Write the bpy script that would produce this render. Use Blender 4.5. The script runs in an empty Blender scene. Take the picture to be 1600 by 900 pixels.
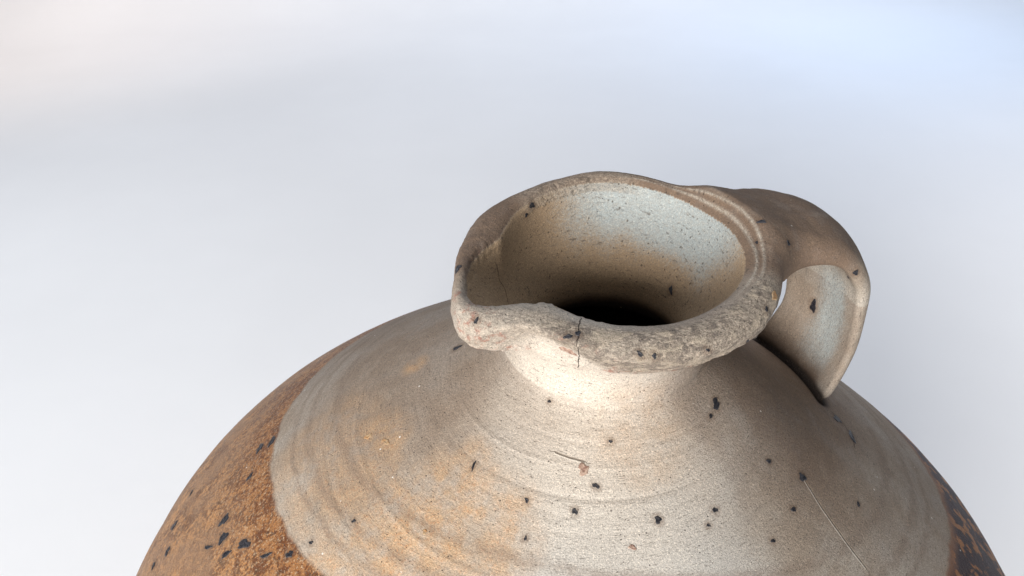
import bpy, math, random
import numpy as np
from mathutils import Vector, Matrix

# ------------------------------------------------------------------ camera, world, lights, exposure
CM = 0.01                                     # everything is modelled in centimetres and written in metres
scene = bpy.context.scene
COL = scene.collection
cam_data = bpy.data.cameras.new('camera')
cam = bpy.data.objects.new('camera', cam_data)
COL.objects.link(cam)
yaw, pitch, roll = 0.026, 0.590, -0.031
fw = Vector((math.sin(yaw)*math.cos(pitch), math.cos(yaw)*math.cos(pitch), -math.sin(pitch)))
rt0 = Vector((math.cos(yaw), -math.sin(yaw), 0.0))
up0 = rt0.cross(fw)
rt = rt0*math.cos(roll) + up0*math.sin(roll)
up = up0*math.cos(roll) - rt0*math.sin(roll)
M = Matrix((rt, up, -fw)).transposed().to_4x4()
M.translation = Vector((-2.672, -23.754, 14.058))*CM
cam.matrix_world = M
cam_data.sensor_width = 36.0
cam_data.lens = 36.0*1206.0/1600.0
cam_data.clip_start = 0.01
cam_data.clip_end = 50.0
cam_data.dof.use_dof = True
cam_data.dof.focus_distance = 0.262
cam_data.dof.aperture_fstop = 45.0
scene.camera = cam

world = bpy.data.worlds.new('World')
scene.world = world
world.use_nodes = True
bg = world.node_tree.nodes['Background']
bg.inputs['Color'].default_value = (0.84, 0.91, 1.0, 1)
bg.inputs['Strength'].default_value = 0.20

def area(name, loc, target, sx, sy, power, color, spread=180):
    d = bpy.data.lights.new(name, 'AREA')
    d.shape = 'RECTANGLE'; d.size = sx; d.size_y = sy
    d.energy = power; d.color = color
    o = bpy.data.objects.new(name, d); COL.objects.link(o)
    o.location = loc
    o.rotation_euler = (Vector(target) - Vector(loc)).to_track_quat('-Z', 'Y').to_euler()
    d.spread = math.radians(spread)
    return o
# key: a cool window-like light from the front left, low; it lights neck, mouth lining and strap
area('window_light', (-0.80, -1.46, 0.42), (0.0, 0.0, -0.04), 0.80, 0.62, 51.0, (1.0, 0.97, 0.93))
# unseen lamps added to brighten and tint the paper behind the jug
area('paper_light', (0.0, 1.5, 1.5), (0.0, 1.45, -0.4), 3.2, 1.8, 15.4, (0.86, 0.905, 1.0), 135)
area('paper_light_back', (0.0, 1.5, 0.55), (0.0, 2.3, -0.15), 2.6, 0.3, 1.9, (0.93, 0.95, 1.0), 130)
area('paper_light_warm', (-1.1, 1.3, 0.45), (-1.4, 1.9, -0.3), 0.9, 0.5, 1.9, (1.0, 0.72, 0.5), 130)
area('paper_light_low', (-1.05, 0.45, 0.9), (-0.95, 0.35, -0.4), 0.9, 1.0, 1.0, (0.90, 0.95, 1.0), 70)
area('paper_light_low', (1.05, 0.45, 0.9), (0.95, 0.35, -0.4), 0.9, 1.0, 1.8, (0.93, 0.95, 1.0), 70)

area('paper_light_blue', (0.95, 1.35, 0.40), (0.95, 1.65, -0.4), 0.9, 0.6, 2.4, (0.35, 0.6, 1.0), 140)  # unseen blue lamp added to tint the paper at upper right

scene.view_settings.view_transform = 'Standard'
scene.view_settings.look = 'None'
scene.view_settings.exposure = 0.0
scene.view_settings.gamma = 1.0
scene.view_settings.use_curve_mapping = False
scene.render.engine = 'CYCLES'
# ------------------------------------------------------------------ numpy noise
def _hash(ix, iy, iz, seed):
    h = (ix.astype(np.int64)*73856093) ^ (iy.astype(np.int64)*19349663) ^ (iz.astype(np.int64)*83492791) ^ (seed*2654435761)
    h = (h ^ (h >> 13)) * 1274126177
    h = h & 0x7fffffff
    h = (h ^ (h >> 15)) * 668265263
    return (h & 0xffff)/65535.0*2.0 - 1.0

def vnoise(P, freq, seed=0):
    Q = P*freq
    I = np.floor(Q).astype(np.int64); F = Q - I
    F = F*F*F*(F*(F*6-15)+10)
    out = 0
    for dx in (0, 1):
        wx = F[:, 0] if dx else 1-F[:, 0]
        for dy in (0, 1):
            wy = F[:, 1] if dy else 1-F[:, 1]
            for dz in (0, 1):
                wz = F[:, 2] if dz else 1-F[:, 2]
                out = out + wx*wy*wz*_hash(I[:, 0]+dx, I[:, 1]+dy, I[:, 2]+dz, seed)
    return out

def fbm(P, freq, octs=3, seed=0):
    o = 0; a = 1.0; t = 0
    for k in range(octs):
        o = o + a*vnoise(P, freq*2.03**k, seed+k); t += a; a *= 0.5
    return o/t

def ss(t):
    t = np.clip(t, 0, 1); return t*t*(3-2*t)

# ------------------------------------------------------------------ the jug as a distance field (cm)
def catmull(pts, n):
    pts = np.array(pts, float)
    s = np.concatenate([[0], np.cumsum(np.hypot(*np.diff(pts, axis=0).T))])
    q = np.linspace(0, s[-1], n)
    i = np.clip(np.searchsorted(s, q)-1, 0, len(s)-2)
    h = s[i+1]-s[i]; t = ((q-s[i])/h)[:, None]; h = h[:, None]
    m = np.stack([np.gradient(pts[:, 0], s), np.gradient(pts[:, 1], s)], 1)
    return (2*t**3-3*t**2+1)*pts[i] + (t**3-2*t**2+t)*h*m[i] + (-2*t**3+3*t**2)*pts[i+1] + (t**3-t**2)*h*m[i+1]

ZCUT = -17.0
OUTER = [(4.82, -0.32), (5.02, -0.10), (5.35, 0.0), (5.72, -0.06), (6.00, -0.30), (6.10, -0.66), (6.06, -1.05), (5.80, -1.48), (5.25, -1.83),
         (4.62, -2.20), (4.16, -2.72), (3.92, -3.25), (3.92, -3.90), (3.95, -4.30), (3.92, -4.42), (4.02, -4.54), (4.28, -4.78),
         (4.75, -5.07), (5.35, -5.42), (6.5, -6.10), (8.5, -7.37), (11.0, -9.04), (13.5, -10.79), (16.0, -12.64), (18.0, -14.35), (19.6, -16.2), (20.5, -18.2)]
INNER = [(4.82, -0.32), (4.66, -0.7), (4.42, -1.25), (4.05, -1.9), (3.6, -2.6), (3.2, -3.25), (2.98, -3.9), (2.98, -4.5), (3.4, -5.2), (5.0, -6.2), (8.0, -8.1), (10.2, -10.5), (9.5, -13.0), (6.0, -14.5), (0.0, -15.0)]
po = catmull(OUTER, 170); pi_ = catmull(INNER, 110)
POLY = np.concatenate([[[0.0, -15.0]], pi_[::-1][1:], po[1:], [[20.5, -22.0], [0.0, -22.0]]])
RG = np.arange(0, 24.001, 0.06); ZG = np.arange(-20, 2.501, 0.06)
def build_table():
    R, Z = np.meshgrid(RG, ZG, indexing='ij')
    Q = np.stack([R.ravel(), Z.ravel()], 1).astype(np.float32)
    A = POLY; B = np.roll(POLY, -1, axis=0)
    d2 = np.full(len(Q), 1e9, np.float32); ins = np.zeros(len(Q), bool)
    for a, b in zip(A, B):
        e = b-a; L = e@e
        if L < 1e-12: continue
        if not (abs(a[0]) < 1e-9 and abs(b[0]) < 1e-9):
            px = Q[:, 0]-a[0]; py = Q[:, 1]-a[1]
            t = np.clip((px*e[0]+py*e[1])/L, 0, 1)
            dd = (px-t*e[0])**2 + (py-t*e[1])**2
            np.minimum(d2, dd, out=d2)
        c = (a[1] > Q[:, 1]) != (b[1] > Q[:, 1])
        if c.any():
            xi = a[0] + (Q[:, 1]-a[1])*(e[0]/(e[1] if abs(e[1]) > 1e-12 else 1e-12))
            ins ^= c & (Q[:, 0] < xi)
    d = np.sqrt(d2); d[ins] *= -1
    return d.reshape(R.shape)
TAB = build_table()
def lookup(r, z):
    u = np.clip((r-RG[0])/0.06, 0, len(RG)-1.001); v = np.clip((z-ZG[0])/0.06, 0, len(ZG)-1.001)
    i = u.astype(int); j = v.astype(int); fu = u-i; fv = v-j
    return (TAB[i, j]*(1-fu)*(1-fv) + TAB[i+1, j]*fu*(1-fv) + TAB[i, j+1]*(1-fu)*fv + TAB[i+1, j+1]*fu*fv)

def ptab(pairs):
    a = np.array(pairs, float); x = np.arange(0, 360, 0.5)
    xs = np.concatenate([a[:, 0]-360, a[:, 0], a[:, 0]+360]); ys = np.tile(a[:, 1], 3)
    y = np.interp(x, xs, ys)
    k = np.exp(-0.5*(np.arange(-24, 25)*0.5/2.4)**2); k /= k.sum()
    y = np.convolve(np.concatenate([y[-24:], y, y[:24]]), k, 'valid')
    return np.append(y, y[0])
RI = ptab([(0, 4.7), (27, 4.75), (51, 4.95), (70, 5.1), (87, 5.1), (104, 4.82), (125, 4.4), (145, 4.08), (158, 3.95), (168, 3.95), (176, 4.35), (187, 4.85), (200, 5.35), (211, 5.85),
           (218, 5.65), (224, 4.95), (230, 4.4), (238, 4.22), (250, 4.45), (271, 4.8), (288, 4.88), (320, 4.8)])
RO = ptab([(0, 6.1), (28, 5.9), (50, 5.85), (70, 6.05), (87, 6.12), (101, 5.72), (118, 5.45), (135, 5.42), (150, 5.46), (165, 5.42), (180, 5.48), (190, 5.62), (197, 5.80), (207, 6.30), (215, 6.62), (222, 6.60),
           (230, 6.35), (240, 6.12), (255, 6.15), (275, 6.25), (290, 6.3), (310, 6.2), (330, 6.1)])
ZO = ptab([(0, 0.0), (35, -0.14), (55, -0.06), (80, 0.06), (110, 0.05), (150, 0.02), (165, -0.05), (190, -0.04), (212, -0.08), (235, 0.12), (250, 0.03), (280, -0.04), (320, 0.0)])
XO = 1.44
def centre(z):
    return XO*ss((z+9)/4.5)
def warp(P):
    """point -> (rho', z', theta) of the round reference profile"""
    X = P[:, 0]-centre(P[:, 2]); y = P[:, 1]; z = P[:, 2]
    rho = np.hypot(X, y); th = np.degrees(np.arctan2(y, X)) % 360
    u = th*2; i = np.clip(u.astype(int), 0, 719); f = u-i
    ri = RI[i]*(1-f)+RI[i+1]*f; ro = RO[i]*(1-f)+RO[i+1]*f; zo = ZO[i]*(1-f)+ZO[i+1]*f
    w = ss((z+3.5)/2.6)
    wi = ss((z+3.0)/2.7)
    ri = 4.82 + (ri-4.82)*wi; ro = 6.1 + (ro-6.1)*w
    r2 = np.where(rho < ri, rho*4.82/ri, np.where(rho < ro, 4.82+(rho-ri)/(ro-ri)*1.28, 6.1+(rho-ro)))
    return r2, z - zo*w, th
CARVE = ptab([(0, 1.2), (200, 1.2), (216, 0.9), (226, 0.3), (234, 0.0), (250, 0.05), (262, 0.32), (280, 0.42), (300, 0.5), (316, 0.7), (330, 1.2)])
def jug_field(P):
    r2, z2, th = warp(P)
    d = lookup(r2, z2)
    i = np.clip((th*2).astype(int), 0, 719); f = th*2-i
    dc = (r2-5.75)*0.85 - (z2+0.30)*0.53 - (CARVE[i]*(1-f)+CARVE[i+1]*f)
    h = np.clip(0.5+0.5*(dc-d)/0.10, 0, 1)
    c = d*(1-h)+dc*h + 0.10*h*(1-h)
    return np.where((z2 > -3.2) & (r2 > 3.6), c, d)

PHI = math.radians(20.0)
HU = np.array([math.cos(PHI), math.sin(PHI), 0.0]); HB = np.array([-math.sin(PHI), math.cos(PHI), 0.0])
HC = catmull([(5.85, -1.12), (6.5, -0.96), (7.5, -0.84), (8.7, -1.00), (9.9, -1.74), (10.75, -3.1), (11.0, -4.9), (11.05, -6.4), (10.95, -7.8), (10.7, -9.2), (10.4, -10.4)], 110)
_t = np.gradient(HC, axis=0); HT = _t/np.linalg.norm(_t, axis=1)[:, None]; HN = np.stack([-HT[:, 1], HT[:, 0]], 1)      # outward/up normal
HL = np.linspace(0, 1, 110)
HFAR = np.interp(HL, [0, .15, .33, .48, .7, .85, 1], [2.2, 2.65, 2.9, 1.82, 1.6, 2.2, 2.9])
HNEAR = np.interp(HL, [0, .15, .35, .5, .7, .88, 1], [2.4, 2.7, 2.7, 2.7, 2.7, 2.5, 2.2])
_k = np.ones(9)/9
HFAR = np.convolve(np.pad(HFAR, 4, 'edge'), _k, 'valid'); HNEAR = np.convolve(np.pad(HNEAR, 4, 'edge'), _k, 'valid')
HW = (HFAR+HNEAR)/2; HO = (HFAR-HNEAR)/2
HH = np.interp(HL, [0, .07, .15, .3, .5, .7, .9, 1], [1.05, .82, .56, .54, .56, .46, .36, .30])
HK = np.interp(HL, [0, .2, .4, .7, 1], [0.03, .075, .11, .12, .11])
def handle_local(P):
    s = (P[:, 0]-XO)*HU[0]+P[:, 1]*HU[1]; b = (P[:, 0]-XO)*HB[0]+P[:, 1]*HB[1]; z = P[:, 2]
    k = np.zeros(len(P), int); best = np.full(len(P), 1e9)
    zz = z
    for j in range(0, 110, 2):
        dd = (s-HC[j, 0])**2+(zz-HC[j, 1])**2
        m = dd < best; best[m] = dd[m]; k[m] = j
    ds = s-HC[k, 0]; dz = zz-HC[k, 1]
    tt = ds*HT[k, 0]+dz*HT[k, 1]; n = ds*HN[k, 0]+dz*HN[k, 1]
    step = np.linalg.norm(HC[1]-HC[0])
    kf = np.clip(k + tt/step, 0, 109)
    k0 = np.clip(kf.astype(int), 0, 108); fr = kf-k0
    n2 = ds*(HN[k0, 0]*(1-fr)+HN[k0+1, 0]*fr)+dz*(HN[k0, 1]*(1-fr)+HN[k0+1, 1]*fr)
    end = np.where(k == 0, np.maximum(-tt, 0), np.where(k >= 108, np.maximum(tt, 0), 0))
    lerp = lambda A: A[k0]*(1-fr)+A[k0+1]*fr
    return b-lerp(HO), n2, kf/109.0, lerp(HW), lerp(HH), lerp(HK), end
def handle_field(P):
    b, n, t, W, T, K, end = handle_local(P)
    nn = n + K*b*b
    T = T*(1-0.42*ss((t-0.15)/0.2)*np.clip(b/W, -1, 1)**2)
    rr = T*0.92
    qa = np.abs(b)-(W-rr); qb = np.abs(nn)-(T-rr)
    d = np.hypot(np.maximum(qa, 0), np.maximum(qb, 0)) + np.minimum(np.maximum(qa, qb), 0) - rr
    return np.hypot(np.maximum(d, 0), end) + np.minimum(d, 0), t
def field_parts(P):
    d1 = jug_field(P)
    d2 = np.full(len(P), 9.0); t = np.zeros(len(P))
    s = (P[:, 0]-XO)*HU[0]+P[:, 1]*HU[1]; b = (P[:, 0]-XO)*HB[0]+P[:, 1]*HB[1]
    m = (s > 4.0) & (s < 13.5) & (np.abs(b) < 5.0) & (P[:, 2] > -12.5)
    if m.any():
        a, c = handle_field(P[m]); d2[m] = np.minimum(a, 9.0); t[m] = c
    return d1, d2, t
def field(P):
    d1, d2, t = field_parts(P)
    k = np.interp(t, [0, .12, .3, .6, 1], [2.1, 1.6, .7, .2, .2])
    k = np.maximum(k*ss((np.hypot(P[:, 0]-XO, P[:, 1])-4.6)/0.9), 0.05)
    h = np.clip(0.5+0.5*(d2-d1)/k, 0, 1)
    f = d2*(1-h)+d1*h - k*h*(1-h)
    return f
def grad(P, e=0.02):
    g = np.empty_like(P)
    for a in range(3):
        D = np.zeros(3); D[a] = e
        g[:, a] = (field(P+D)-field(P-D))/(2*e)
    return g
def project(P, it=3):
    for _ in range(it):
        f = field(P); g = grad(P); n2 = np.maximum((g*g).sum(1), 0.05)
        st = g*(f/n2)[:, None]; L = np.linalg.norm(st, axis=1); st *= np.minimum(1, 0.1/np.maximum(L, 1e-9))[:, None]
        P = P-st
    return P
# ---END NUMPY
# ------------------------------------------------------------------ marks on the pot: centre, long half axis, short half axis (cm)
SPOTS = [
    ((-13.554, 1.527, -10.891), (0.053, -0.32, 0.062), 0.205, 'd'),
    ((-12.887, 1.396, -10.406), (-0.007, -0.322, 0.018), 0.205, 'd'),
    ((-14.39, -1.9, -11.519), (-0.075, -0.275, -0.081), 0.273, 'd'),
    ((-14.182, -2.847, -11.484), (-0.143, -0.169, -0.126), 0.307, 'd'),
    ((-12.95, -3.782, -10.784), (-0.036, -0.163, -0.058), 0.500, 'd'),
    ((-17.803, 0.134, -14.158), (-0.035, -0.267, -0.032), 0.205, 'd'),
    ((-17.531, -1.427, -13.959), (0.028, -0.246, 0.006), 0.170, 'd'),
    ((-17.445, 1.856, -13.918), (0.023, -0.186, 0.037), 0.102, 'd'),
    ((-14.894, -2.872, -11.999), (-0.011, -0.082, -0.02), 0.302, 'd'),
    ((-11.764, -4.812, -10.227), (-0.001, -0.096, -0.027), 0.278, 'd'),
    ((-13.592, -0.206, -10.857), (0.1, -0.072, 0.071), 0.210, 'd'),
    ((-18.336, -1.515, -14.751), (0.058, -0.221, 0.039), 0.136, 'd'),
    ((-13.781, -3.772, -11.355), (0.033, -0.125, -0.001), 0.315, 'd'),
    ((-10.687, -5.249, -9.665), (-0.042, -0.127, -0.065), 0.185, 'd'),
    ((1.036, -4.838, -5.129), (0.065, -0.004, -0.0), 0.066, 'd'),
    ((0.387, -6.093, -5.882), (0.103, -0.063, -0.03), 0.092, 'd'),
    ((-1.942, -6.202, -6.306), (0.026, -0.114, -0.052), 0.055, 'd'),
    ((-0.385, -6.745, -6.327), (0.011, -0.106, -0.06), 0.090, 'd'),
    ((2.333, -7.074, -6.556), (0.091, -0.096, -0.077), 0.113, 'd'),
    ((-2.057, -7.272, -6.891), (-0.049, -0.058, -0.041), 0.054, 'd'),
    ((-0.946, -3.271, -4.571), (0.029, -0.057, -0.028), 0.060, 'd'),
    ((4.366, -6.628, -6.768), (0.095, -0.03, -0.054), 0.080, 'd'),
    ((4.055, -7.085, -6.965), (0.078, 0.01, -0.019), 0.053, 'd'),
    ((5.13, -3.173, -5.178), (-0.104, -0.266, -0.062), 0.143, 'd'),
    ((4.818, -3.695, -5.264), (-0.073, -0.1, -0.015), 0.060, 'd'),
    ((6.877, -4.527, -6.837), (0.094, -0.007, -0.069), 0.098, 'd'),
    ((8.326, -4.454, -7.853), (0.13, -0.042, -0.112), 0.208, 'd'),
    ((7.528, -5.823, -7.932), (0.105, 0.005, -0.064), 0.098, 'd'),
    ((6.393, -7.07, -7.963), (0.087, 0.02, -0.033), 0.074, 'd'),
    ((10.766, -4.469, -9.491), (0.07, -0.01, -0.047), 0.113, 'd'),
    ((-8.124, -5.124, -8.17), (0.076, -0.028, 0.028), 0.073, 'd'),
    ((-9.801, -5.225, -9.113), (0.081, -0.035, 0.038), 0.073, 'd'),
    ((-3.717, -4.653, -6.173), (-0.07, -0.158, -0.082), 0.055, 'd'),
    ((-4.364, 1.404, -5.651), (-0.179, -0.05, -0.079), 0.126, 'd'),
    ((-1.068, 3.592, -0.345), (0.064, 0.002, -0.131), 0.151, 'd'),
    ((4.296, 1.444, -3.257), (-0.025, -0.102, -0.138), 0.113, 'd'),
    ((-1.325, 3.186, -0.546), (0.037, 0.011, -0.082), 0.081, 'd'),
    ((6.994, 0.225, 0.382), (0.163, -0.044, -0.001), 0.109, 'd'),
    ((11.21, 0.683, -2.322), (0.071, 0.026, -0.168), 0.106, 'd'),
    ((11.347, 1.343, -2.963), (-0.001, 0.054, 0.0), 0.077, 'd'),
    ((11.355, 3.606, -5.951), (0.029, -0.028, -0.335), 0.196, 'd'),
    ((-3.316, -4.23, -0.184), (-0.035, -0.08, -0.082), 0.079, 'd'),
    ((-0.569, -5.397, -0.083), (-0.151, -0.029, -0.056), 0.074, 'd'),
    ((-0.256, -5.343, -0.023), (0.038, -0.106, -0.028), 0.087, 'd'),
    ((5.905, -4.117, -0.343), (0.043, -0.008, -0.07), 0.097, 'd'),
    ((5.202, -4.772, -1.078), (-0.05, -0.034, 0.0), 0.088, 'd'),
    ((6.613, -0.583, 0.023), (0.024, -0.079, 0.012), 0.057, 'd'),
    ((7.837, -0.442, -0.175), (0.084, 0.038, -0.066), 0.102, 'd'),
    ((-3.937, -1.264, -0.11), (-0.017, -0.192, -0.008), 0.205, 'd'),
    ((1.499, -6.101, -0.308), (0.108, -0.039, -0.058), 0.064, 'd'),
    ((1.914, -6.138, -0.376), (0.046, -0.041, -0.077), 0.064, 'd'),
    ((3.591, -5.866, -0.476), (0.066, 0.01, -0.054), 0.049, 'd'),
    ((11.864, 0.266, -9.637), (0.09, -0.228, -0.06), 0.271, 'd'),
    ((12.234, -0.54, -9.901), (-0.103, -0.365, 0.059), 0.189, 'd'),
    ((0.036, -5.57, -5.621), (0.218, -0.025, 0.011), 0.203, 'p'),
    ((1.382, -7.803, -6.942), (0.124, -0.001, -0.009), 0.101, 'p'),
    ((-0.451, -4.61, -1.252), (0.075, 0.109, -0.225), 0.284, 'p'),
    ((-7.105, -2.344, -7.063), (0.176, -0.152, 0.062), 0.112, 'o'),
    ((-7.898, -1.705, -7.37), (-0.154, -0.028, -0.079), 0.138, 'o'),
    ((-5.451, -6.347, -7.453), (0.096, -0.026, 0.025), 0.093, 'o'),
    ((6.395, -3.429, -0.323), (0.057, -0.043, -0.135), 0.260, 'o'),
]
CRACKS = [
    [(-0.06, -4.5, -0.08), (-0.11, -4.75, 0.01), (-0.15, -4.92, 0.02), (-0.19, -5.05, 0.02), (-0.22, -5.24, 0.0), (-0.25, -5.4, -0.04), (-0.28, -5.53, -0.1), (-0.28, -5.63, -0.26), (-0.19, -5.07, -0.96), (-0.12, -4.66, -1.54), (-0.1, -4.52, -1.78), (-0.08, -4.4, -2.0), (-0.05, -4.13, -2.36)],
    [(-2.58, 0.5, -1.07), (-2.55, 0.49, -1.31), (-2.52, 0.46, -1.54), (-2.49, 0.39, -1.74), (-2.42, 0.43, -1.91), (-2.35, 0.46, -2.07), (-2.29, 0.49, -2.22), (-2.25, 0.36, -2.35), (-2.22, 0.19, -2.46), (-2.19, -0.0, -2.54)],
    [(11.76, 0.61, -9.57), (11.89, 0.46, -9.66), (12.02, 0.32, -9.75), (12.15, 0.18, -9.84), (12.18, -0.04, -9.85), (12.21, -0.26, -9.88), (12.24, -0.46, -9.9), (12.16, -0.75, -9.86), (12.1, -1.03, -9.83), (12.03, -1.3, -9.8)],
]
SCRATCHES = [
    [(8.4, -4.56, -7.95), (8.56, -4.81, -8.17), (8.72, -5.07, -8.38), (8.87, -5.33, -8.58), (9.08, -5.63, -8.82), (9.29, -5.93, -9.05), (9.49, -6.23, -9.28), (9.68, -6.48, -9.48), (9.87, -6.71, -9.69), (10.07, -6.95, -9.89)],
    [(-0.86, -4.94, -5.44), (-0.71, -5.03, -5.45), (-0.56, -5.1, -5.46), (-0.4, -5.18, -5.48), (-0.25, -5.24, -5.48), (-0.1, -5.3, -5.49), (0.06, -5.36, -5.5)],
]
SPLOTCH = [
    ((-9.88, -1.19, -8.38), 2.6, 0.55, 200),
    ((-8.0, -4.61, -7.96), 2.4, 0.65, 207),
    ((-5.99, -6.58, -7.75), 2.6, 1.00, 214),
    ((-4.64, -5.93, -6.99), 2.0, 0.95, 221),
    ((-3.78, -7.12, -7.24), 2.2, 0.80, 228),
    ((-7.46, -2.17, -7.21), 1.2, 0.80, 235),
    ((-6.13, 1.48, -6.49), 0.6, 0.90, 242),
    ((-3.83, -4.77, -6.26), 1.2, 0.60, 249),
    ((2.08, -4.68, -5.06), 1.6, 0.35, 256),
    ((-6.89, -6.92, -8.25), 3.0, 0.90, 263),
    ((-9.73, -3.08, -8.53), 2.2, 0.60, 270),
]
# ------------------------------------------------------------------ surface nets
H = 0.08; NB = 10
LO = np.array([-21.6, -21.6, ZCUT-0.4]); HI = np.array([21.6, 21.6, 1.6])
def fclip(P):
    return np.maximum(field(P), ZCUT - P[:, 2])
def polygonise():
    B = H*NB
    nb = np.ceil((HI-LO)/B).astype(int)
    G = np.stack(np.meshgrid(*[np.arange(n) for n in nb], indexing='ij'), -1).reshape(-1, 3)
    C = LO + (G+0.5)*B
    f = fclip(C)
    G = G[np.abs(f) < B*1.15+0.25]
    n1 = NB+1
    loc = np.stack(np.meshgrid(*[np.arange(n1)]*3, indexing='ij'), -1).reshape(-1, 3)
    dims = nb*NB+2
    stride = np.array([dims[1]*dims[2], dims[2], 1], np.int64)
    V, ID, E = [], [], []
    for c0 in range(0, len(G), 600):
        g = G[c0:c0+600]
        base = g*NB
        P = (LO + (base[:, None, :] + loc[None])*H).reshape(-1, 3)
        F = fclip(P).reshape(-1, n1, n1, n1)
        S = F < 0
        a = S[:, :-1, :-1, :-1]; cnt = np.zeros(a.shape, np.int8)
        for dx in (0, 1):
            for dy in (0, 1):
                for dz in (0, 1):
                    cnt += S[:, dx:dx+NB, dy:dy+NB, dz:dz+NB]
        act = (cnt > 0) & (cnt < 8)
        bi, x, y, z = np.nonzero(act)
        cell = base[bi] + np.stack([x, y, z], 1)
        acc = np.zeros((len(bi), 3)); num = np.zeros(len(bi))
        corners = [(i, j, k) for i in (0, 1) for j in (0, 1) for k in (0, 1)]
        for c in corners:
            for ax in range(3):
                if c[ax]: continue
                d = list(c); d[ax] = 1
                fa = F[bi, x+c[0], y+c[1], z+c[2]]; fb = F[bi, x+d[0], y+d[1], z+d[2]]
                m = (fa < 0) != (fb < 0)
                t = np.where(m, fa/np.where(m, fa-fb, 1), 0)
                p = np.tile(np.array(c, float), (len(bi), 1)); p[:, ax] += t
                acc += p*m[:, None]; num += m
        V.append(LO + (cell + acc/num[:, None])*H); ID.append(cell@stride)
        for ax in range(3):
            sl0 = [slice(None), slice(0, NB), slice(0, NB), slice(0, NB)]
            sl1 = list(sl0); sl1[ax+1] = slice(1, NB+1)
            s0 = S[tuple(sl0)]; s1 = S[tuple(sl1)]
            bi, x, y, z = np.nonzero(s0 != s1)
            cell = base[bi]+np.stack([x, y, z], 1)
            E.append((np.full(len(bi), ax), cell@stride, s0[bi, x, y, z]))
    V = np.concatenate(V); ID = np.concatenate(ID)
    o = np.argsort(ID); V = V[o]; ID = ID[o]
    quads = []
    for ax, c, s in E:
        if len(c) == 0: continue
        a = int(ax[0]); b, d = stride[(a+1) % 3], stride[(a+2) % 3]
        q = np.stack([c-b-d, c-d, c, c-b], 1)
        k = np.searchsorted(ID, q); k = np.clip(k, 0, len(ID)-1)
        ok = (ID[k] == q).all(1)
        k = k[ok]; s = s[ok]
        k[~s] = k[~s][:, ::-1]
        quads.append(k)
    return V, np.concatenate(quads)

V, Q = polygonise()
# drop the flat cut at the bottom
cap = (V[Q][:, :, 2].max(1) < ZCUT+0.03)
Q = Q[~cap]
free = V[:, 2] > ZCUT+0.05
V[free] = project(V[free])
V[~free, 2] = ZCUT
used = np.zeros(len(V), bool); used[Q.ravel()] = True
remap = np.cumsum(used)-1; V = V[used]; Q = remap[Q]
print('verts', len(V), 'quads', len(Q))

def fnormals(P):
    g = grad(P); return g/np.maximum(np.linalg.norm(g, axis=1), 1e-9)[:, None]
N0 = fnormals(V)
D1, D2, TT = field_parts(V)
R2, Z2, TH = warp(V)
AX = V[:, 0]-centre(V[:, 2]); rho = np.hypot(AX, V[:, 1])
hand = ss((D1-D2)/0.5+0.5)                                # 1 on the strap, 0 on the pot
is_hand = D2 < D1
inside = (R2 < np.interp(-Z2, [0, .3, 1, 2, 3, 4, 5, 8], [4.9, 4.9, 5.0, 4.6, 3.7, 3.4, 3.8, 9.2])) & (Z2 < -0.26) & ~is_hand
inside |= (Z2 < -5.0) & (R2 < np.interp(-Z2, [5, 6.2, 8, 10, 15], [3.9, 5.6, 8.2, 10.6, 10.6])) & ~is_hand
hb, hn, ht, hw, hh, hk, he = handle_local(V)
angd = lambda a, b: (a-b+180) % 360-180
# ---- worked relief (cm)
disp = 0.030*fbm(V, 0.35, 3, 3)
ring = vnoise(np.stack([0.10*AX, 0.10*V[:, 1], (rho-V[:, 2])*2.4], 1), 1.0, 11) + 0.6*vnoise(np.stack([0.15*AX, 0.15*V[:, 1], (rho-V[:, 2])*6.0], 1), 1.0, 12)
disp += 0.009*ring*(1-hand)*(~inside)
disp += 0.012*vnoise(np.stack([0.1*AX, 0.1*V[:, 1], V[:, 2]*3.0], 1), 1.0, 14)*inside
# chipped, flaked rim: strongest along the front, weaker at the back
frontw = ss((66-np.abs(angd(TH, 274)))/16.0)*(1-0.55*ss((250-TH)/20)*ss((TH-150)/20))
spw = ss((50-np.abs(angd(TH, 200)))/14)
backw = ss((38-np.abs(angd(TH, 100)))/16.0)
rimz = ss((Z2+2.1)/0.5)*(~inside | (Z2 > -0.6))*(1-hand)
rimout = ss((R2-5.15)/0.35)
flake = fbm(V, 2.6, 3, 21); fine = fbm(V, 6.5, 2, 27); ridge = 1-np.abs(fbm(V, 1.7, 3, 25))*2.2
br = frontw*rimz*rimout
cellP = V*np.array([1.0, 1.3, 1.8])
chip = ss(fbm(cellP, 1.25, 3, 61)*4+0.3)              # plateaus and broken-out hollows with fairly sharp edges
chip2 = ss(fbm(cellP, 3.1, 2, 66)*5)
disp += br*(0.014*chip + 0.020*chip2 + 0.024*fine - 0.016)
disp += backw*rimz*(0.035*flake+0.02*fine)*ss((5.6-R2)/0.5)
disp += 0.012*rimz*flake
disp += spw*rimz*(0.02*flake + 0.018*fine)
DC = (R2-5.75)*0.85 - (Z2+0.30)*0.53 - np.interp(TH, np.arange(721)*0.5, CARVE)
arcw = ss((TH-214)/8)*ss((268-TH)/14)*rimz*(~inside)
edge = np.exp(-((DC+0.02)/0.10)**2)*np.exp(-((lookup(R2, Z2)+0.05)/0.16)**2)*arcw
disp += 0.05*edge*(0.6+fine)
inlip = np.exp(-((R2-4.85)/0.22)**2)*(Z2 > -0.7)*ss((62-np.abs(angd(TH, 225)))/14)
disp += inlip*(0.035*flake+0.022*fine)
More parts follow.
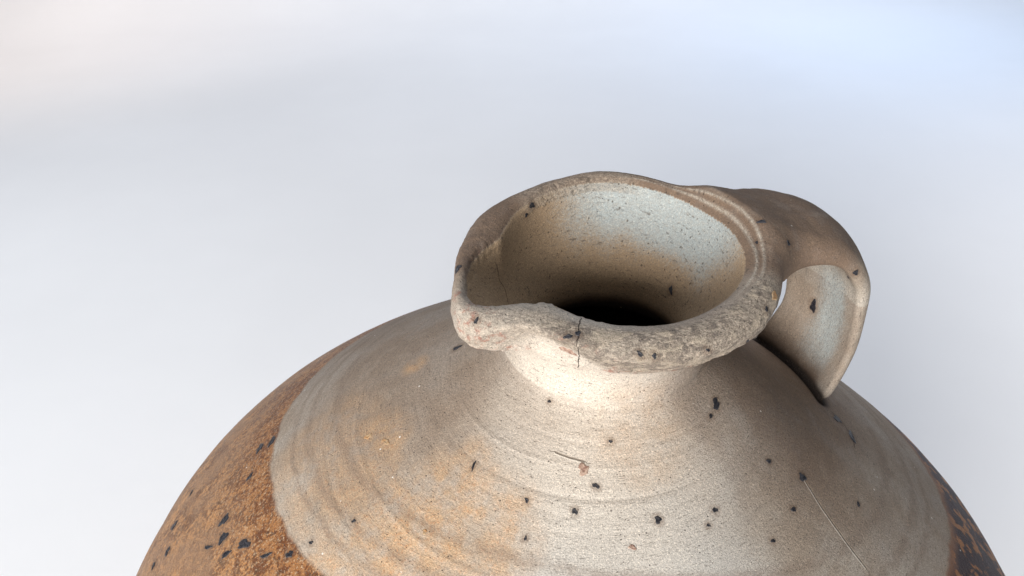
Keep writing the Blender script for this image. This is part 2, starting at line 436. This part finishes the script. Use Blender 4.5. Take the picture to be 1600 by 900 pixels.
# flaky lower lip of the broken band
lip = frontw*np.exp(-((Z2+1.55)/0.28)**2)*(R2 > 5)
disp += lip*0.06*np.clip(fbm(V, 1.3, 2, 31)+0.15, -1, 1)
# turned ridges and bands on the neck and the upper shoulder
arc = rho-V[:, 2]
for a0, w0, d0, az, aw in ((8.55, .05, -.022, 285, 150), (10.2, .06, -.028, 270, 70), (11.3, .07, .026, 265, 80), (12.6, .10, -.028, 255, 60), (13.4, .07, -.016, 240, 80), (7.1, .05, -.014, 280, 80), (6.6, .04, .012, 290, 60), (16.5, .12, .03, 200, 90), (18.2, .10, -.03, 200, 60)):
    a1 = a0+0.10*fbm(V, 0.25, 1, int(a0*10))
    disp += d0*np.exp(-((arc-a1)/w0)**2)*ss((aw-np.abs(angd(TH, az)))/35)*(~inside)*(~is_hand)
# two fine turned grooves on the rim's top at the handle side
gr = ss((75-np.abs(angd(TH, 20)))/25)*rimz*(~inside)
for r0, dpt in ((5.28, 0.045), (5.52, 0.03), (4.98, 0.012)):
    disp -= gr*dpt*np.exp(-((R2-r0+0.05*fbm(V, 0.5, 1, 41))/0.055)**2)
# strap: shallow lengthwise grooves
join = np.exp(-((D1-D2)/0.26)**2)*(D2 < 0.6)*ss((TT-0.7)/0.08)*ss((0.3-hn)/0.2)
disp -= 0.13*join
disp -= 0.045*np.exp(-((Z2+4.43)/0.06)**2)*ss((110-np.abs(angd(TH, 275)))/40)*(~inside)*(~is_hand)
disp += hand*0.02*vnoise(np.stack([hb*2.2, ht*1.6, hn*0.6], 1), 1.0, 51)
V1 = V + N0*disp[:, None]

# ---- normals of the displaced net
def mesh_normals(P, Q):
    n = np.cross(P[Q[:, 2]]-P[Q[:, 0]], P[Q[:, 3]]-P[Q[:, 1]])
    o = np.zeros_like(P)
    for k in range(4):
        for c in range(3):
            o[:, c] += np.bincount(Q[:, k], weights=n[:, c], minlength=len(P))
    return o/np.maximum(np.linalg.norm(o, axis=1), 1e-12)[:, None]
NRM = mesh_normals(V1, Q)
if (NRM*N0).sum(1).mean() < 0:
    Q = Q[:, ::-1].copy(); NRM = -NRM
free = V1[:, 2] > ZCUT+0.1
NRM[~free] = N0[~free]

# ---- stains, tones and painted light, as point attributes in the pot's own coordinates
def blob(c, r, soft=0.5, fr=0.6, am=0.35, seed=0, sc=(1, 1, 1)):
    d = np.linalg.norm((V-np.array(c))*np.array(sc), axis=1)/r + am*fbm(V, fr, 3, seed)
    return ss((1-d)/soft+0.5)
# ATTRIBUTES
TH2 = angd(TH, 0)
glaze = np.hypot(V[:, 0]-2.2, (V[:, 1]-2.0)*1.12)-14.9            # > 0: beyond the dipping line (cm)
side = ss((V[:, 0]+6)/8)                                          # the right hand glaze is much darker
orange = np.zeros(len(V))
for c, r, a, sd in SPLOTCH:
    orange = np.maximum(orange, a*blob(c, r, 0.9, 0.5, 0.35, sd))
brown_tone = np.clip(blob((9.5, 2.5, -5.0), 8.5, 0.8, 0.35, 0.3, 71)*0.85 + 0.75*hand*(~inside), 0, 1)
brown_tone = np.maximum(brown_tone, rimz*(~inside)*(1.0-0.85*ss((44-np.abs(angd(TH, 240)))/26)))
brown_tone = np.maximum(brown_tone, 0.5*ss((V[:, 1]-1)/5)*(~inside))
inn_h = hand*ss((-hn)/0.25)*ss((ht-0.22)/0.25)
brown_tone = np.maximum(brown_tone, 0.55*blob((7.2, -1.5, -6.3), 4.6, 0.9, 0.4, 0.25, 73)*ss((-4.42-Z2)/0.2))
brown_tone = brown_tone*(1-inn_h)*(1-(frontw*0.5+0.6*ss((30-np.abs(angd(TH, 217)))/14))*rimz)
inn_h = inn_h*ss((0.9-hb+0.8*fbm(V, 0.5, 2, 79))/1.6)*ss((hb+2.1+0.4*fbm(V, .8, 2, 80))/1.3)*0.8*ss((ht-0.30)/0.28)*ss((0.93-ht)/0.12)  # lit part of the strap's inner face, painted in
brown_tone = np.maximum(brown_tone, 0.42*blob((12.5, 0.0, -9.0), 9.5, 0.8, 0.3, 0.3, 75)*(~inside)*(Z2 < -4.2))
brown_tone = np.maximum(brown_tone, 0.55*blob((-5.5, 2.5, -6.5), 7.5, 0.9, 0.35, 0.3, 74)*(~inside)*(Z2 < -4.2))
halo = np.zeros(len(V))
for c, a, bl, kind in SPOTS:
    if kind != 'd': continue
    d = V-np.array(c); m = np.nonzero((d*d).sum(1) < 1.0)[0]; a = np.array(a); la = np.linalg.norm(a)
    u = d[m]@(a/la); v = np.sqrt(np.maximum((d[m]**2).sum(1)-u*u, 0))
    q = np.hypot(u/(la+0.10), v/(bl+0.10))
    halo[m] = np.maximum(halo[m], 0.5*ss((1.35-q)/0.6))
line = gr*ss((R2-5.2)/0.05)*0.0
for r0 in (5.40, 5.16):
    line = line + gr*np.exp(-((R2-r0+0.05*fbm(V, 0.5, 1, 41))/0.045)**2)
blue = np.clip(inside*ss((Z2+3.4+0.5*fbm(V, 0.7, 2, 77)-1.0*ss((20-TH2)/50))/2.0)*0.95*ss((80-np.abs(angd(TH, 50)))/50) + inn_h, 0, 1)  # cool light in the mouth and on the strap, put into the colour
broken = np.clip(br + 0.6*backw*rimz, 0, 1)
pale = np.maximum(blob((0.9, -4.2, -3.6), 4.6, 1.1, 0.5, 0.25, 81), 0.8*frontw*ss((DC+0.12)/0.15)*(Z2 > -4.5))*(~inside)*(1-hand)
pinkish = np.clip((edge*1.6+0.8*inlip*ss((60-np.abs(angd(TH, 225)))/20))*ss(fbm(V, 1.1, 2, 95)*3+0.7) + frontw*np.exp(-((Z2+1.7)/0.5)**2)*ss(fbm(V, 0.8, 2, 91)*3) + blob((-4.2, -4.4, -0.6), 1.6, .6, 1.2, .5, 92), 0, 1)*(~inside)
grey = 0.75*blob((1.5, -9.0, -7.6), 4.6, 0.9, 0.4, 0.3, 83)
ringco = np.stack([0.1*AX, 0.1*V[:, 1], rho-V[:, 2]], 1)
hco = np.stack([hb*1.0, ht*1.3, hn*0.5], 1)
ringco = np.where(is_hand[:, None], hco+7.0, ringco)
def lines(LS):
    sd = np.full(len(V), 5.0); best = np.full(len(V), 1e9)
    for pts in LS:
        pts = np.array(pts)
        for a, b in zip(pts[:-1], pts[1:]):
            m = np.linalg.norm(V-(a+b)/2, axis=1) < np.linalg.norm(b-a)/2+0.5
            p = V[m]; e = b-a; t = np.clip(((p-a)@e)/(e@e), 0, 1); q = p-(a+t[:, None]*e)
            d = np.linalg.norm(q, axis=1)
            s = np.sign((np.cross(e/np.linalg.norm(e), N0[m])*q).sum(1))
            idx = np.nonzero(m)[0]; u = d < best[idx]
            sd[idx[u]] = (s*d)[u]; best[idx[u]] = d[u]
    near = ss((0.34-best)/0.12)
    return sd, near
crack, cnear = lines(CRACKS); scratch, snear = lines(SCRATCHES)
ATTR = dict(glaze=glaze, side=side, orange=orange, brown_tone=brown_tone, blue=blue, broken=broken, chip=br*chip, chip2=br*chip2, pale=pale, deep=inside*ss((-3.8-V[:, 2]+0.3*fbm(V, 0.8, 2, 97))/1.3)*0.93, halo=halo, shade_dirt=hand*np.exp(-(np.maximum(D1, 0)/1.1)**2)*ss((TT-.6)/.1)*ss((0.1-hn)/.2)*ss((hb+2.0)/.8), line=line, grey=grey, pinkish=pinkish, ringco=ringco,
            crack=crack, cnear=cnear, scratch=scratch, snear=snear, join=np.clip(join*1.3, 0, 1), ins=inside.astype(float))

# ------------------------------------------------------------------ materials
def newmat(name):
    m = bpy.data.materials.new(name); m.use_nodes = True
    nt = m.node_tree; nt.nodes.clear()
    return m, nt
class NB_:
    def __init__(s, nt): s.nt = nt
    def n(s, t, **k):
        x = s.nt.nodes.new(t)
        for a, b in k.items(): setattr(x, a, b)
        return x
    def l(s, a, b): s.nt.links.new(a, b)
    def val(s, x, sock):
        if isinstance(x, (int, float)): sock.default_value = x
        elif isinstance(x, tuple): sock.default_value = x if len(x) == len(sock.default_value) else x+(1,)
        else: s.l(x, sock)
    def math(s, op, a, b=0.0, c=0.0, clamp=False):
        x = s.n('ShaderNodeMath', operation=op); x.use_clamp = clamp
        s.val(a, x.inputs[0]); s.val(b, x.inputs[1])
        if len(x.inputs) > 2: s.val(c, x.inputs[2])
        return x.outputs[0]
    def attr(s, name, vec=False):
        x = s.n('ShaderNodeAttribute', attribute_name=name); return x.outputs['Vector' if vec else 'Fac']
    def noise(s, vec, scale, detail=3, rough=0.5, dist=0.0):
        x = s.n('ShaderNodeTexNoise'); s.l(vec, x.inputs['Vector'])
        x.inputs['Scale'].default_value = scale; x.inputs['Detail'].default_value = detail; x.inputs['Roughness'].default_value = rough; x.inputs['Distortion'].default_value = dist
        return x.outputs['Fac']
    def vor(s, vec, scale, feature='F1', rnd=1.0):
        x = s.n('ShaderNodeTexVoronoi', feature=feature); s.l(vec, x.inputs['Vector']); x.inputs['Scale'].default_value = scale; x.inputs['Randomness'].default_value = rnd
        return x
    def mapr(s, v, a, b, c=0.0, d=1.0, smooth=True):
        x = s.n('ShaderNodeMapRange'); x.interpolation_type = 'SMOOTHSTEP' if smooth else 'LINEAR'
        s.val(v, x.inputs['Value']); s.val(a, x.inputs['From Min']); s.val(b, x.inputs['From Max']); s.val(c, x.inputs['To Min']); s.val(d, x.inputs['To Max'])
        return x.outputs['Result']
    def mix(s, f, a, b, mode='MIX'):
        x = s.n('ShaderNodeMix', data_type='RGBA', blend_type=mode); x.clamp_factor = True
        s.val(f, x.inputs[0]); s.val(a, x.inputs[6]); s.val(b, x.inputs[7])
        return x.outputs[2]
    def scale(s, vec, v):
        x = s.n('ShaderNodeVectorMath', operation='MULTIPLY'); s.l(vec, x.inputs[0]); x.inputs[1].default_value = v
        return x.outputs[0]
    def add(s, a, b):
        x = s.n('ShaderNodeVectorMath', operation='ADD'); s.l(a, x.inputs[0]); s.l(b, x.inputs[1]); return x.outputs[0]

CLAY, nt = newmat('stoneware'); b = NB_(nt)
tc = b.n('ShaderNodeTexCoord')
oc = b.scale(tc.outputs['Object'], (100.0, 100.0, 100.0))          # centimetres
rc = b.attr('ringco', True)
n_big = b.noise(oc, 0.33, 3, .55); n_mid = b.noise(oc, 1.1, 4, .6); n_fine = b.noise(oc, 9.0, 4, .65); n_grit = b.noise(oc, 28.0, 3, .7)
streak = b.noise(b.scale(rc, (3.5, 3.5, 5.0)), 1.0, 4, .6)
streak2 = b.noise(b.scale(rc, (9.0, 9.0, 16.0)), 1.0, 4, .65)
fibre = b.noise(b.scale(rc, (28.0, 28.0, 22.0)), 1.0, 3, .6)
clay = b.mix(b.mapr(n_big, .35, .65), (0.385, 0.32, 0.255), (0.46, 0.415, 0.36))
clay = b.mix(b.math('MULTIPLY', b.mapr(streak, .42, .68), .35), clay, (0.30, 0.245, 0.195))
clay = b.mix(b.math('MULTIPLY', b.mapr(n_mid, .5, .72), .35), clay, (0.54, 0.49, 0.425))
clay = b.mix(b.attr('grey'), clay, (0.52, 0.505, 0.475))
clay = b.mix(b.attr('pale'), clay, (0.60, 0.54, 0.47))
# brown tone on rim, strap, back and parts of the shoulder
fm = b.math('MULTIPLY', b.attr('brown_tone'), b.mapr(n_mid, .25, .6, .65, 1.0))
brownc = b.mix(b.mapr(n_mid, .35, .65), (0.145, 0.088, 0.058), (0.22, 0.155, 0.11))
clay = b.mix(fm, clay, brownc)
# orange blush
orf = b.math('MULTIPLY', b.attr('orange'), b.mapr(b.noise(oc, 1.1, 4, .6), .30, .64, .15, .78))
clay = b.mix(orf, clay, b.mix(b.mapr(n_fine, .48, .68), (0.52, 0.335, 0.185), (0.50, 0.23, 0.08)))
# cool window light painted on mouth and strap's inside; lining brown, darker below
ins = b.attr('ins')
clay = b.mix(ins, clay, (0.39, 0.28, 0.18))
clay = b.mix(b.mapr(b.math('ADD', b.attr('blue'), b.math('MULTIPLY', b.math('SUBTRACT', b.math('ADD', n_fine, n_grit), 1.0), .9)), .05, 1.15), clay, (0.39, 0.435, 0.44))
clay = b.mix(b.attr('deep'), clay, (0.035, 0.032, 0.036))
# broken, gritty rim
clay = b.mix(b.math('MULTIPLY', b.attr('line'), b.mapr(n_fine, .35, .55, .3, .8)), clay, (0.50, 0.45, 0.38))
bk = b.attr('broken')
brc = b.mix(b.mapr(b.noise(b.scale(oc, (1.0, 1.6, 1.6)), 6.5, 5, .75), .42, .58), (0.27, 0.225, 0.185), (0.56, 0.475, 0.385))
clay = b.mix(b.math('MULTIPLY', bk, .8), clay, brc)
clay = b.mix(b.mapr(b.math('ADD', b.attr('chip'), b.math('MULTIPLY', b.math('SUBTRACT', b.noise(oc, 7.0, 4, .7), .5), 1.4)), .65, 1.0, 0, .75), clay, (0.53, 0.445, 0.35))
clay = b.mix(b.mapr(b.math('ADD', b.attr('chip2'), b.math('MULTIPLY', b.math('SUBTRACT', b.noise(oc, 9.0, 4, .7), .5), 1.4)), .7, 1.0, 0, .55), clay, (0.15, 0.125, 0.11))
clay = b.mix(b.math('MULTIPLY', b.attr('pinkish'), b.mapr(b.noise(oc, 3.0, 4, .7), .5, .68)), clay, (0.36, 0.19, 0.145))
# glaze beyond the dipping line
gl = b.math('ADD', b.attr('glaze'), b.math('MULTIPLY', b.math('SUBTRACT', b.noise(oc, .8, 4, .6), .5), .45))
glm = b.mapr(gl, -0.10, 0.10)
side = b.attr('side')
m1 = b.noise(oc, 5.0, 6, .72, .15); m2 = b.noise(oc, 1.0, 3, .5)
tanc = b.mix(b.mapr(b.math('ADD', m1, b.math('MULTIPLY', b.math('SUBTRACT', m2, .5), .5)), .44, .56), (0.115, 0.036, 0.010), (0.56, 0.275, 0.10))
tanc = b.mix(b.mapr(gl, .3, 3.5), b.mix(.55, tanc, (0.17, 0.055, 0.014)), tanc)
tanc = b.mix(b.mapr(b.noise(oc, 2.4, 6, .75), .54, .62, 0, .9), tanc, (0.085, 0.034, 0.014))
tanc = b.mix(b.mapr(n_fine, .52, .66, 0, .6), tanc, (0.60, 0.46, 0.31))
tanc = b.mix(b.math('MULTIPLY', b.mapr(gl, .4, 3.2), b.mapr(b.noise(oc, .6, 3, .5), .35, .6, .3, .75)), tanc, (0.33, 0.20, 0.12))
darkc = b.mix(b.mapr(b.noise(oc, 1.25, 5, .6, .2), .54, .60), (0.030, 0.016, 0.022), (0.34, 0.14, 0.045))
darkc = b.mix(b.mapr(gl, .0, .5, 1, 0), darkc, (0.22, 0.10, 0.05))
for g0, g1 in ((-1.05, .22), (-1.75, .30), (-3.0, .35)):
    bandm = b.mapr(b.math('ABSOLUTE', b.math('SUBTRACT', gl, g0)), g1, 0.0, 0, .5)
    clay = b.mix(b.math('MULTIPLY', bandm, b.mapr(n_mid, .35, .6, .3, 1)), clay, (0.21, 0.155, 0.12))
clay = b.mix(b.math('MULTIPLY', b.attr('shade_dirt'), b.mapr(n_mid, .3, .6, .6, 1)), clay, (0.10, 0.065, 0.045))  # shade near the strap's foot painted in, mixed with dirt
clay = b.mix(b.attr('join'), clay, (0.03, 0.022, 0.018))  # dark crease under the strap: shade painted in, with ash
clay = b.mix(glm, clay, b.mix(side, tanc, darkc))
# grain and specks
n_m2 = b.noise(oc, 15.0, 3, .7)
clay = b.mix(b.mapr(n_m2, .54, .68, 0, .38), clay, (0.15, 0.11, 0.085))
clay = b.mix(b.mapr(n_m2, .46, .33, 0, .7), clay, (1.5, 1.46, 1.40), 'MULTIPLY')
clay = b.mix(b.mapr(n_grit, .53, .68, 0, .62), clay, (0.12, 0.10, 0.08))
clay = b.mix(b.mapr(n_grit, .46, .32, 0, .8), clay, (1.55, 1.5, 1.44), 'MULTIPLY')
clay = b.mix(b.mapr(fibre, .58, .70, 0, .6), clay, (0.10, 0.08, 0.065))
v1 = b.vor(oc, 4.6); speck = b.math('MULTIPLY', b.mapr(b.math('ADD', v1.outputs['Distance'], b.math('MULTIPLY', b.math('SUBTRACT', n_fine, .5), .18)), .13, .07), b.mapr(b.n('ShaderNodeSeparateColor').outputs[0], 0, 1) if False else 1.0)
sc = b.n('ShaderNodeSeparateColor'); b.l(v1.outputs['Color'], sc.inputs[0])
speck = b.math('MULTIPLY', speck, b.math('GREATER_THAN', sc.outputs[0], .58))
v2 = b.vor(b.scale(rc, (40.0, 40.0, 7.0)), 1.0); sc2 = b.n('ShaderNodeSeparateColor'); b.l(v2.outputs['Color'], sc2.inputs[0])
speck2 = b.math('MULTIPLY', b.mapr(v2.outputs['Distance'], .20, .10), b.math('GREATER_THAN', sc2.outputs[0], .55))
v3 = b.vor(oc, 1.25); sc3 = b.n('ShaderNodeSeparateColor'); b.l(v3.outputs['Color'], sc3.inputs[0])
clay = b.mix(b.math('MULTIPLY', speck, .85), clay, (0.035, 0.028, 0.026))
clay = b.mix(b.math('MULTIPLY', speck2, .7), clay, (0.06, 0.045, 0.035))
wsp = b.math('MULTIPLY', b.mapr(v3.outputs['Distance'], .06, .04), b.math('GREATER_THAN', sc3.outputs[1], .7))
clay = b.mix(wsp, clay, (0.78, 0.72, 0.64))
clay = b.mix(b.math('MULTIPLY', b.attr('halo'), b.mapr(n_fine, .35, .6, .3, 1)), clay, (0.16, 0.10, 0.065))
# cracks and scratches
wob = b.math('MULTIPLY', b.math('SUBTRACT', b.noise(oc, 4.0, 3, .6), .5), .12)
ck = b.math('ABSOLUTE', b.math('ADD', b.attr('crack'), wob))
ckm = b.math('MULTIPLY', b.mapr(ck, .020, .006), b.attr('cnear'))
clay = b.mix(ckm, clay, (0.02, 0.013, 0.01))
sk = b.math('ADD', b.attr('scratch'), b.math('MULTIPLY', wob, .25))
skd = b.math('MULTIPLY', b.mapr(b.math('ABSOLUTE', b.math('ADD', sk, .04)), .045, .01), b.attr('snear'))
skl = b.math('MULTIPLY', b.mapr(b.math('ABSOLUTE', b.math('SUBTRACT', sk, .025)), .04, .01), b.attr('snear'))
clay = b.mix(b.math('MULTIPLY', skd, .55), clay, (0.12, 0.08, 0.05))
clay = b.mix(b.math('MULTIPLY', skl, .6), clay, (0.66, 0.60, 0.52))
# relief
h = b.math('MULTIPLY', n_fine, .045)
h = b.math('ADD', h, b.math('MULTIPLY', n_grit, .020))
h = b.math('ADD', h, b.math('MULTIPLY', streak2, .008))
h = b.math('ADD', h, b.math('MULTIPLY', fibre, .012))
h = b.math('ADD', h, b.math('MULTIPLY', b.math('MULTIPLY', b.noise(oc, 8.0, 6, .75), bk), .17))
h = b.math('ADD', h, b.math('MULTIPLY', b.math('MULTIPLY', m1, glm), .06))
h = b.math('SUBTRACT', h, b.math('MULTIPLY', ckm, .08))
h = b.math('SUBTRACT', h, b.math('MULTIPLY', speck, .02))
h = b.math('ADD', h, b.math('MULTIPLY', skl, .03)); h = b.math('SUBTRACT', h, b.math('MULTIPLY', skd, .03))
bump = b.n('ShaderNodeBump'); bump.inputs['Strength'].default_value = 0.9; bump.inputs['Distance'].default_value = 0.01
b.l(h, bump.inputs['Height'])
pr = b.n('ShaderNodeBsdfPrincipled'); b.l(clay, pr.inputs['Base Color']); b.l(bump.outputs[0], pr.inputs['Normal'])
b.l(b.mapr(glm, 0, 1, .88, .5), pr.inputs['Roughness']); pr.inputs['Specular IOR Level'].default_value = 0.22
out = b.n('ShaderNodeOutputMaterial'); b.l(pr.outputs[0], out.inputs[0])

def simple(name, c1, c2, sc, rough, bumpd):
    m, nt = newmat(name); b = NB_(nt)
    tc = b.n('ShaderNodeTexCoord'); v = b.scale(tc.outputs['Object'], (100., 100., 100.))
    n = b.noise(v, sc, 4, .65)
    pr = b.n('ShaderNodeBsdfPrincipled'); b.l(b.mix(b.mapr(n, .35, .65), c1, c2), pr.inputs['Base Color']); pr.inputs['Roughness'].default_value = rough
    bu = b.n('ShaderNodeBump'); bu.inputs['Distance'].default_value = 0.01; b.l(b.math('MULTIPLY', n, bumpd), bu.inputs['Height']); b.l(bu.outputs[0], pr.inputs['Normal'])
    out = b.n('ShaderNodeOutputMaterial'); b.l(pr.outputs[0], out.inputs[0])
    return m
IRON = simple('iron_slag', (0.008, 0.009, 0.014), (0.035, 0.032, 0.038), 9, .33, .05)
PINK = simple('pink_chip', (0.24, 0.13, 0.095), (0.50, 0.36, 0.28), 7, .85, .10)
OCHRE = simple('ochre_spot', (0.42, 0.21, 0.08), (0.42, 0.30, 0.18), 5, .7, .05)
PAPER, nt = newmat('white_paper'); b = NB_(nt)
tc = b.n('ShaderNodeTexCoord'); n = b.noise(tc.outputs['Object'], 1.6, 4, .6); n2 = b.noise(tc.outputs['Object'], 300, 2, .5)
pr = b.n('ShaderNodeBsdfPrincipled'); b.l(b.mix(b.mapr(n, .3, .7), (0.80, 0.80, 0.81), (0.84, 0.84, 0.85)), pr.inputs['Base Color']); pr.inputs['Roughness'].default_value = .6
bu = b.n('ShaderNodeBump'); bu.inputs['Distance'].default_value = 0.0004; bu.inputs['Strength'].default_value = .3; b.l(b.math('ADD', b.math('MULTIPLY', n2, .5), b.math('MULTIPLY', b.noise(tc.outputs['Object'], 5.0, 4, .6), 14.0)), bu.inputs['Height']); b.l(bu.outputs[0], pr.inputs['Normal'])
out = b.n('ShaderNodeOutputMaterial'); b.l(pr.outputs[0], out.inputs[0])
# ------------------------------------------------------------------ objects
def make_mesh(name, P, F, mat, normals=None, attrs=None, smooth=True):
    me = bpy.data.meshes.new(name)
    nq = F.shape[1]
    me.vertices.add(len(P)); me.vertices.foreach_set('co', (np.asarray(P)*CM).astype(np.float32).ravel())
    me.loops.add(F.size); me.loops.foreach_set('vertex_index', F.astype(np.int32).ravel())
    me.polygons.add(len(F)); me.polygons.foreach_set('loop_start', np.arange(0, F.size, nq, dtype=np.int32))
    me.update(calc_edges=True)
    if smooth: me.polygons.foreach_set('use_smooth', np.ones(len(F), bool))
    for k, a in (attrs or {}).items():
        at = me.attributes.new(k, 'FLOAT_VECTOR' if a.ndim == 2 else 'FLOAT', 'POINT')
        at.data.foreach_set('vector' if a.ndim == 2 else 'value', a.astype(np.float32).ravel())
    me.materials.append(mat)
    if normals is not None:
        me.normals_split_custom_set_from_vertices([tuple(n) for n in normals.tolist()])
    return me
def link(name, me, parent=None):
    o = bpy.data.objects.new(name, me); COL.objects.link(o)
    if parent is not None: o.parent = parent
    return o

jug = bpy.data.objects.new('jug', None); COL.objects.link(jug)
jug['label'] = 'old salt-glazed stoneware jug with pinched spout, strap handle and chipped rim'
jug['category'] = 'jug'
jug.empty_display_size = 0.02
JZ = -38.0
jug.location = (0, 0, JZ*CM)
bpy.context.view_layer.update()
def under(o):
    o.parent = jug; o.matrix_parent_inverse = jug.matrix_world.inverted(); return o

vi = np.zeros(len(V), np.int8)           # 0 body 1 neck 2 rim 3 handle 4 mouth lining
zz = V[:, 2]
vi[(Z2 > -4.48)] = 1
vi[(Z2 > -1.95)] = 2
vi[inside] = 4
vi[is_hand] = 3
fv = vi[Q]
fid = np.where((fv == 3).sum(1) >= 2, 3, np.where((fv == 4).sum(1) >= 3, 4, np.where(fv[:, 0] >= 3, np.minimum(fv.min(1), 2), fv[:, 0])))
names = {0: 'body', 1: 'neck', 2: 'rim', 3: 'handle', 4: 'mouth_lining'}
PARTS = {}
for k, nm in names.items():
    F = Q[fid == k]
    u = np.unique(F); mp = np.full(len(V), -1); mp[u] = np.arange(len(u))
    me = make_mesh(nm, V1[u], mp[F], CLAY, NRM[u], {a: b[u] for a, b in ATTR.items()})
    PARTS[k] = under(link(nm, me))
PARTS[2]['label'] = 'chipped and flaking rim with a pinched pouring spout'
PARTS[3]['label'] = 'broad strap handle from rim to shoulder'

# lower wall and foot of the jug, below the frame
LP = catmull([(19.75, -16.4), (20.30, ZCUT), (20.75, -19.5), (20.3, -24.0), (18.2, -29.5), (15.2, -34.5), (13.4, -37.0), (13.3, -37.9), (13.0, -38.0), (0.02, -38.0)], 140)
r_join = float(rho[np.abs(V[:, 2]-ZCUT) < 0.06].max()) if (np.abs(V[:, 2]-ZCUT) < 0.06).any() else 20.1
LP = LP[LP[:, 1] <= ZCUT+0.02]; LP = np.concatenate([[[r_join, ZCUT]], LP[LP[:, 1] < ZCUT-0.6]])
na = 360; A = np.arange(na)*2*np.pi/na
PL = np.stack([LP[:, None, 0]*np.cos(A), LP[:, None, 0]*np.sin(A), np.broadcast_to(LP[:, None, 1], (len(LP), na))], -1).reshape(-1, 3)
i, j = np.meshgrid(np.arange(len(LP)-1), np.arange(na), indexing='ij'); j2 = (j+1) % na
FL = np.stack([i*na+j, (i+1)*na+j, (i+1)*na+j2, i*na+j2], -1).reshape(-1, 4)
rr = np.hypot(PL[:, 0], PL[:, 1])
LA = {k: np.zeros((len(PL),)+a.shape[1:]) for k, a in ATTR.items()}
LA['glaze'] = np.hypot(PL[:, 0]-2.2, (PL[:, 1]-2.0)*1.12)-14.9 - np.minimum(PL[:, 2]+17, 0)*0.3
LA['ringco'] = np.stack([0.1*PL[:, 0], 0.1*PL[:, 1], rr-PL[:, 2]], 1); LA['crack'] = np.full(len(PL), 5.0); LA['scratch'] = np.full(len(PL), 5.0)
under(link('lower_body', make_mesh('lower_body', PL, FL, CLAY, None, LA)))

# ---- dark glassy iron spots melted into the surface
def iron_spot(c, a, bl, rnd, parent, mat, h=0.03, nm='iron_spot'):
    c = np.array(c); a = np.array(a)
    c = project(c[None])[0]; n = fnormals(c[None])[0]
    a = a-n*(a@n); la = np.linalg.norm(a); b = np.cross(n, a)/la*bl
    K, Rn = 20, 5
    ph = np.arange(K)*2*np.pi/K
    rad = 0.95+0.20*np.sin(2*ph+rnd.random()*6)+0.17*np.sin(3*ph+rnd.random()*6)+0.13*np.sin(5*ph+rnd.random()*6)
    prof = [(1.0, -0.012), (0.92, 0.3*h), (0.72, h), (0.45, 0.55*h), (0.2, 0.35*h)]
    pts, hs = [], []
    for q, hz in prof:
        for m in range(K):
            e = rad[m]*q*(1+0.05*(rnd.random()-.5))
            pts.append(c + a*math.cos(ph[m])*e + b*math.sin(ph[m])*e); hs.append(hz*(1+0.5*(rnd.random()-.5)) if hz > 0 else hz)
    pts.append(c); hs.append(0.3*h)
    P = project(np.array(pts)); nn = fnormals(P)
    P = P + nn*(local_disp(P)+np.array(hs))[:, None]
    F3 = []
    for q in range(Rn-1):
        for m in range(K):
            m2 = (m+1) % K
            A0, B0, C0, D0 = q*K+m, q*K+m2, (q+1)*K+m2, (q+1)*K+m
            F3 += [(A0, B0, C0), (A0, C0, D0)]
    for m in range(K): F3.append(((Rn-1)*K+m, (Rn-1)*K+(m+1) % K, Rn*K))
    me = make_mesh(nm, P, np.array(F3), mat)
    o = link(nm, me); o.parent = parent; o.matrix_parent_inverse = parent.matrix_world.inverted()
    return o
from mathutils.kdtree import KDTree
kd = KDTree(0)
def local_disp(P):
    """relief of the finished wall at these points, taken from the nearest net vertices"""
    out = np.zeros(len(P))
    for i, p in enumerate(P):
        m = np.nonzero((np.abs(V[:, 0]-p[0]) < 0.13) & (np.abs(V[:, 1]-p[1]) < 0.13) & (np.abs(V[:, 2]-p[2]) < 0.13))[0] if False else None
    return out
def setup_kd():
    global kd
    kd = KDTree(len(V))
    for i, p in enumerate(V.tolist()): kd.insert(p, i)
    kd.balance()
def local_disp(P):
    out = np.zeros(len(P))
    for i, p in enumerate(P):
        s = 0; w = 0
        for co, ix, d in kd.find_n(p.tolist(), 4):
            q = 1/(d+0.01); s += disp[ix]*q; w += q
        out[i] = s/w
    return out
if SPOTS:
    setup_kd()
    rnd = random.Random(5)
    bpy.context.view_layer.update()
    for c, a, bl, kind in SPOTS:
        d1, d2, _ = field_parts(np.array([c])); j = int(np.argmin(((V-np.array(c))**2).sum(1)))
        par = PARTS[int(vi[j])]
        iron_spot(c, a, bl, rnd, par, {'d': IRON, 'p': PINK, 'o': OCHRE}[kind], h=0.02 if bl < 0.06 else 0.028,
                  nm={'d': 'iron_spot', 'p': 'chip', 'o': 'ochre_spot'}[kind])

# ------------------------------------------------------------------ the white paper the jug stands on
prof = [(-1.6, 0.0), (1.7, 0.0)]
R = 0.8
for k in range(1, 25):
    t = k/24*math.pi/2; prof.append((1.7+R*math.sin(t), R-R*math.cos(t)))
prof.append((2.5, 3.0))
nx = 60
vs, fs = [], []
for y, z in prof:
    for k in range(nx+1): vs.append((-3.0+6.0*k/nx, y, z+JZ*CM-0.0005))
for a in range(len(prof)-1):
    for k in range(nx): fs.append((a*(nx+1)+k, a*(nx+1)+k+1, (a+1)*(nx+1)+k+1, (a+1)*(nx+1)+k))
me = bpy.data.meshes.new('backdrop'); me.from_pydata(vs, [], fs); me.update()
me.polygons.foreach_set('use_smooth', np.ones(len(fs), bool)); me.materials.append(PAPER)
bd = link('backdrop', me)
bd['kind'] = 'structure'
bd['label'] = 'plain white paper sweep under and behind the jug'
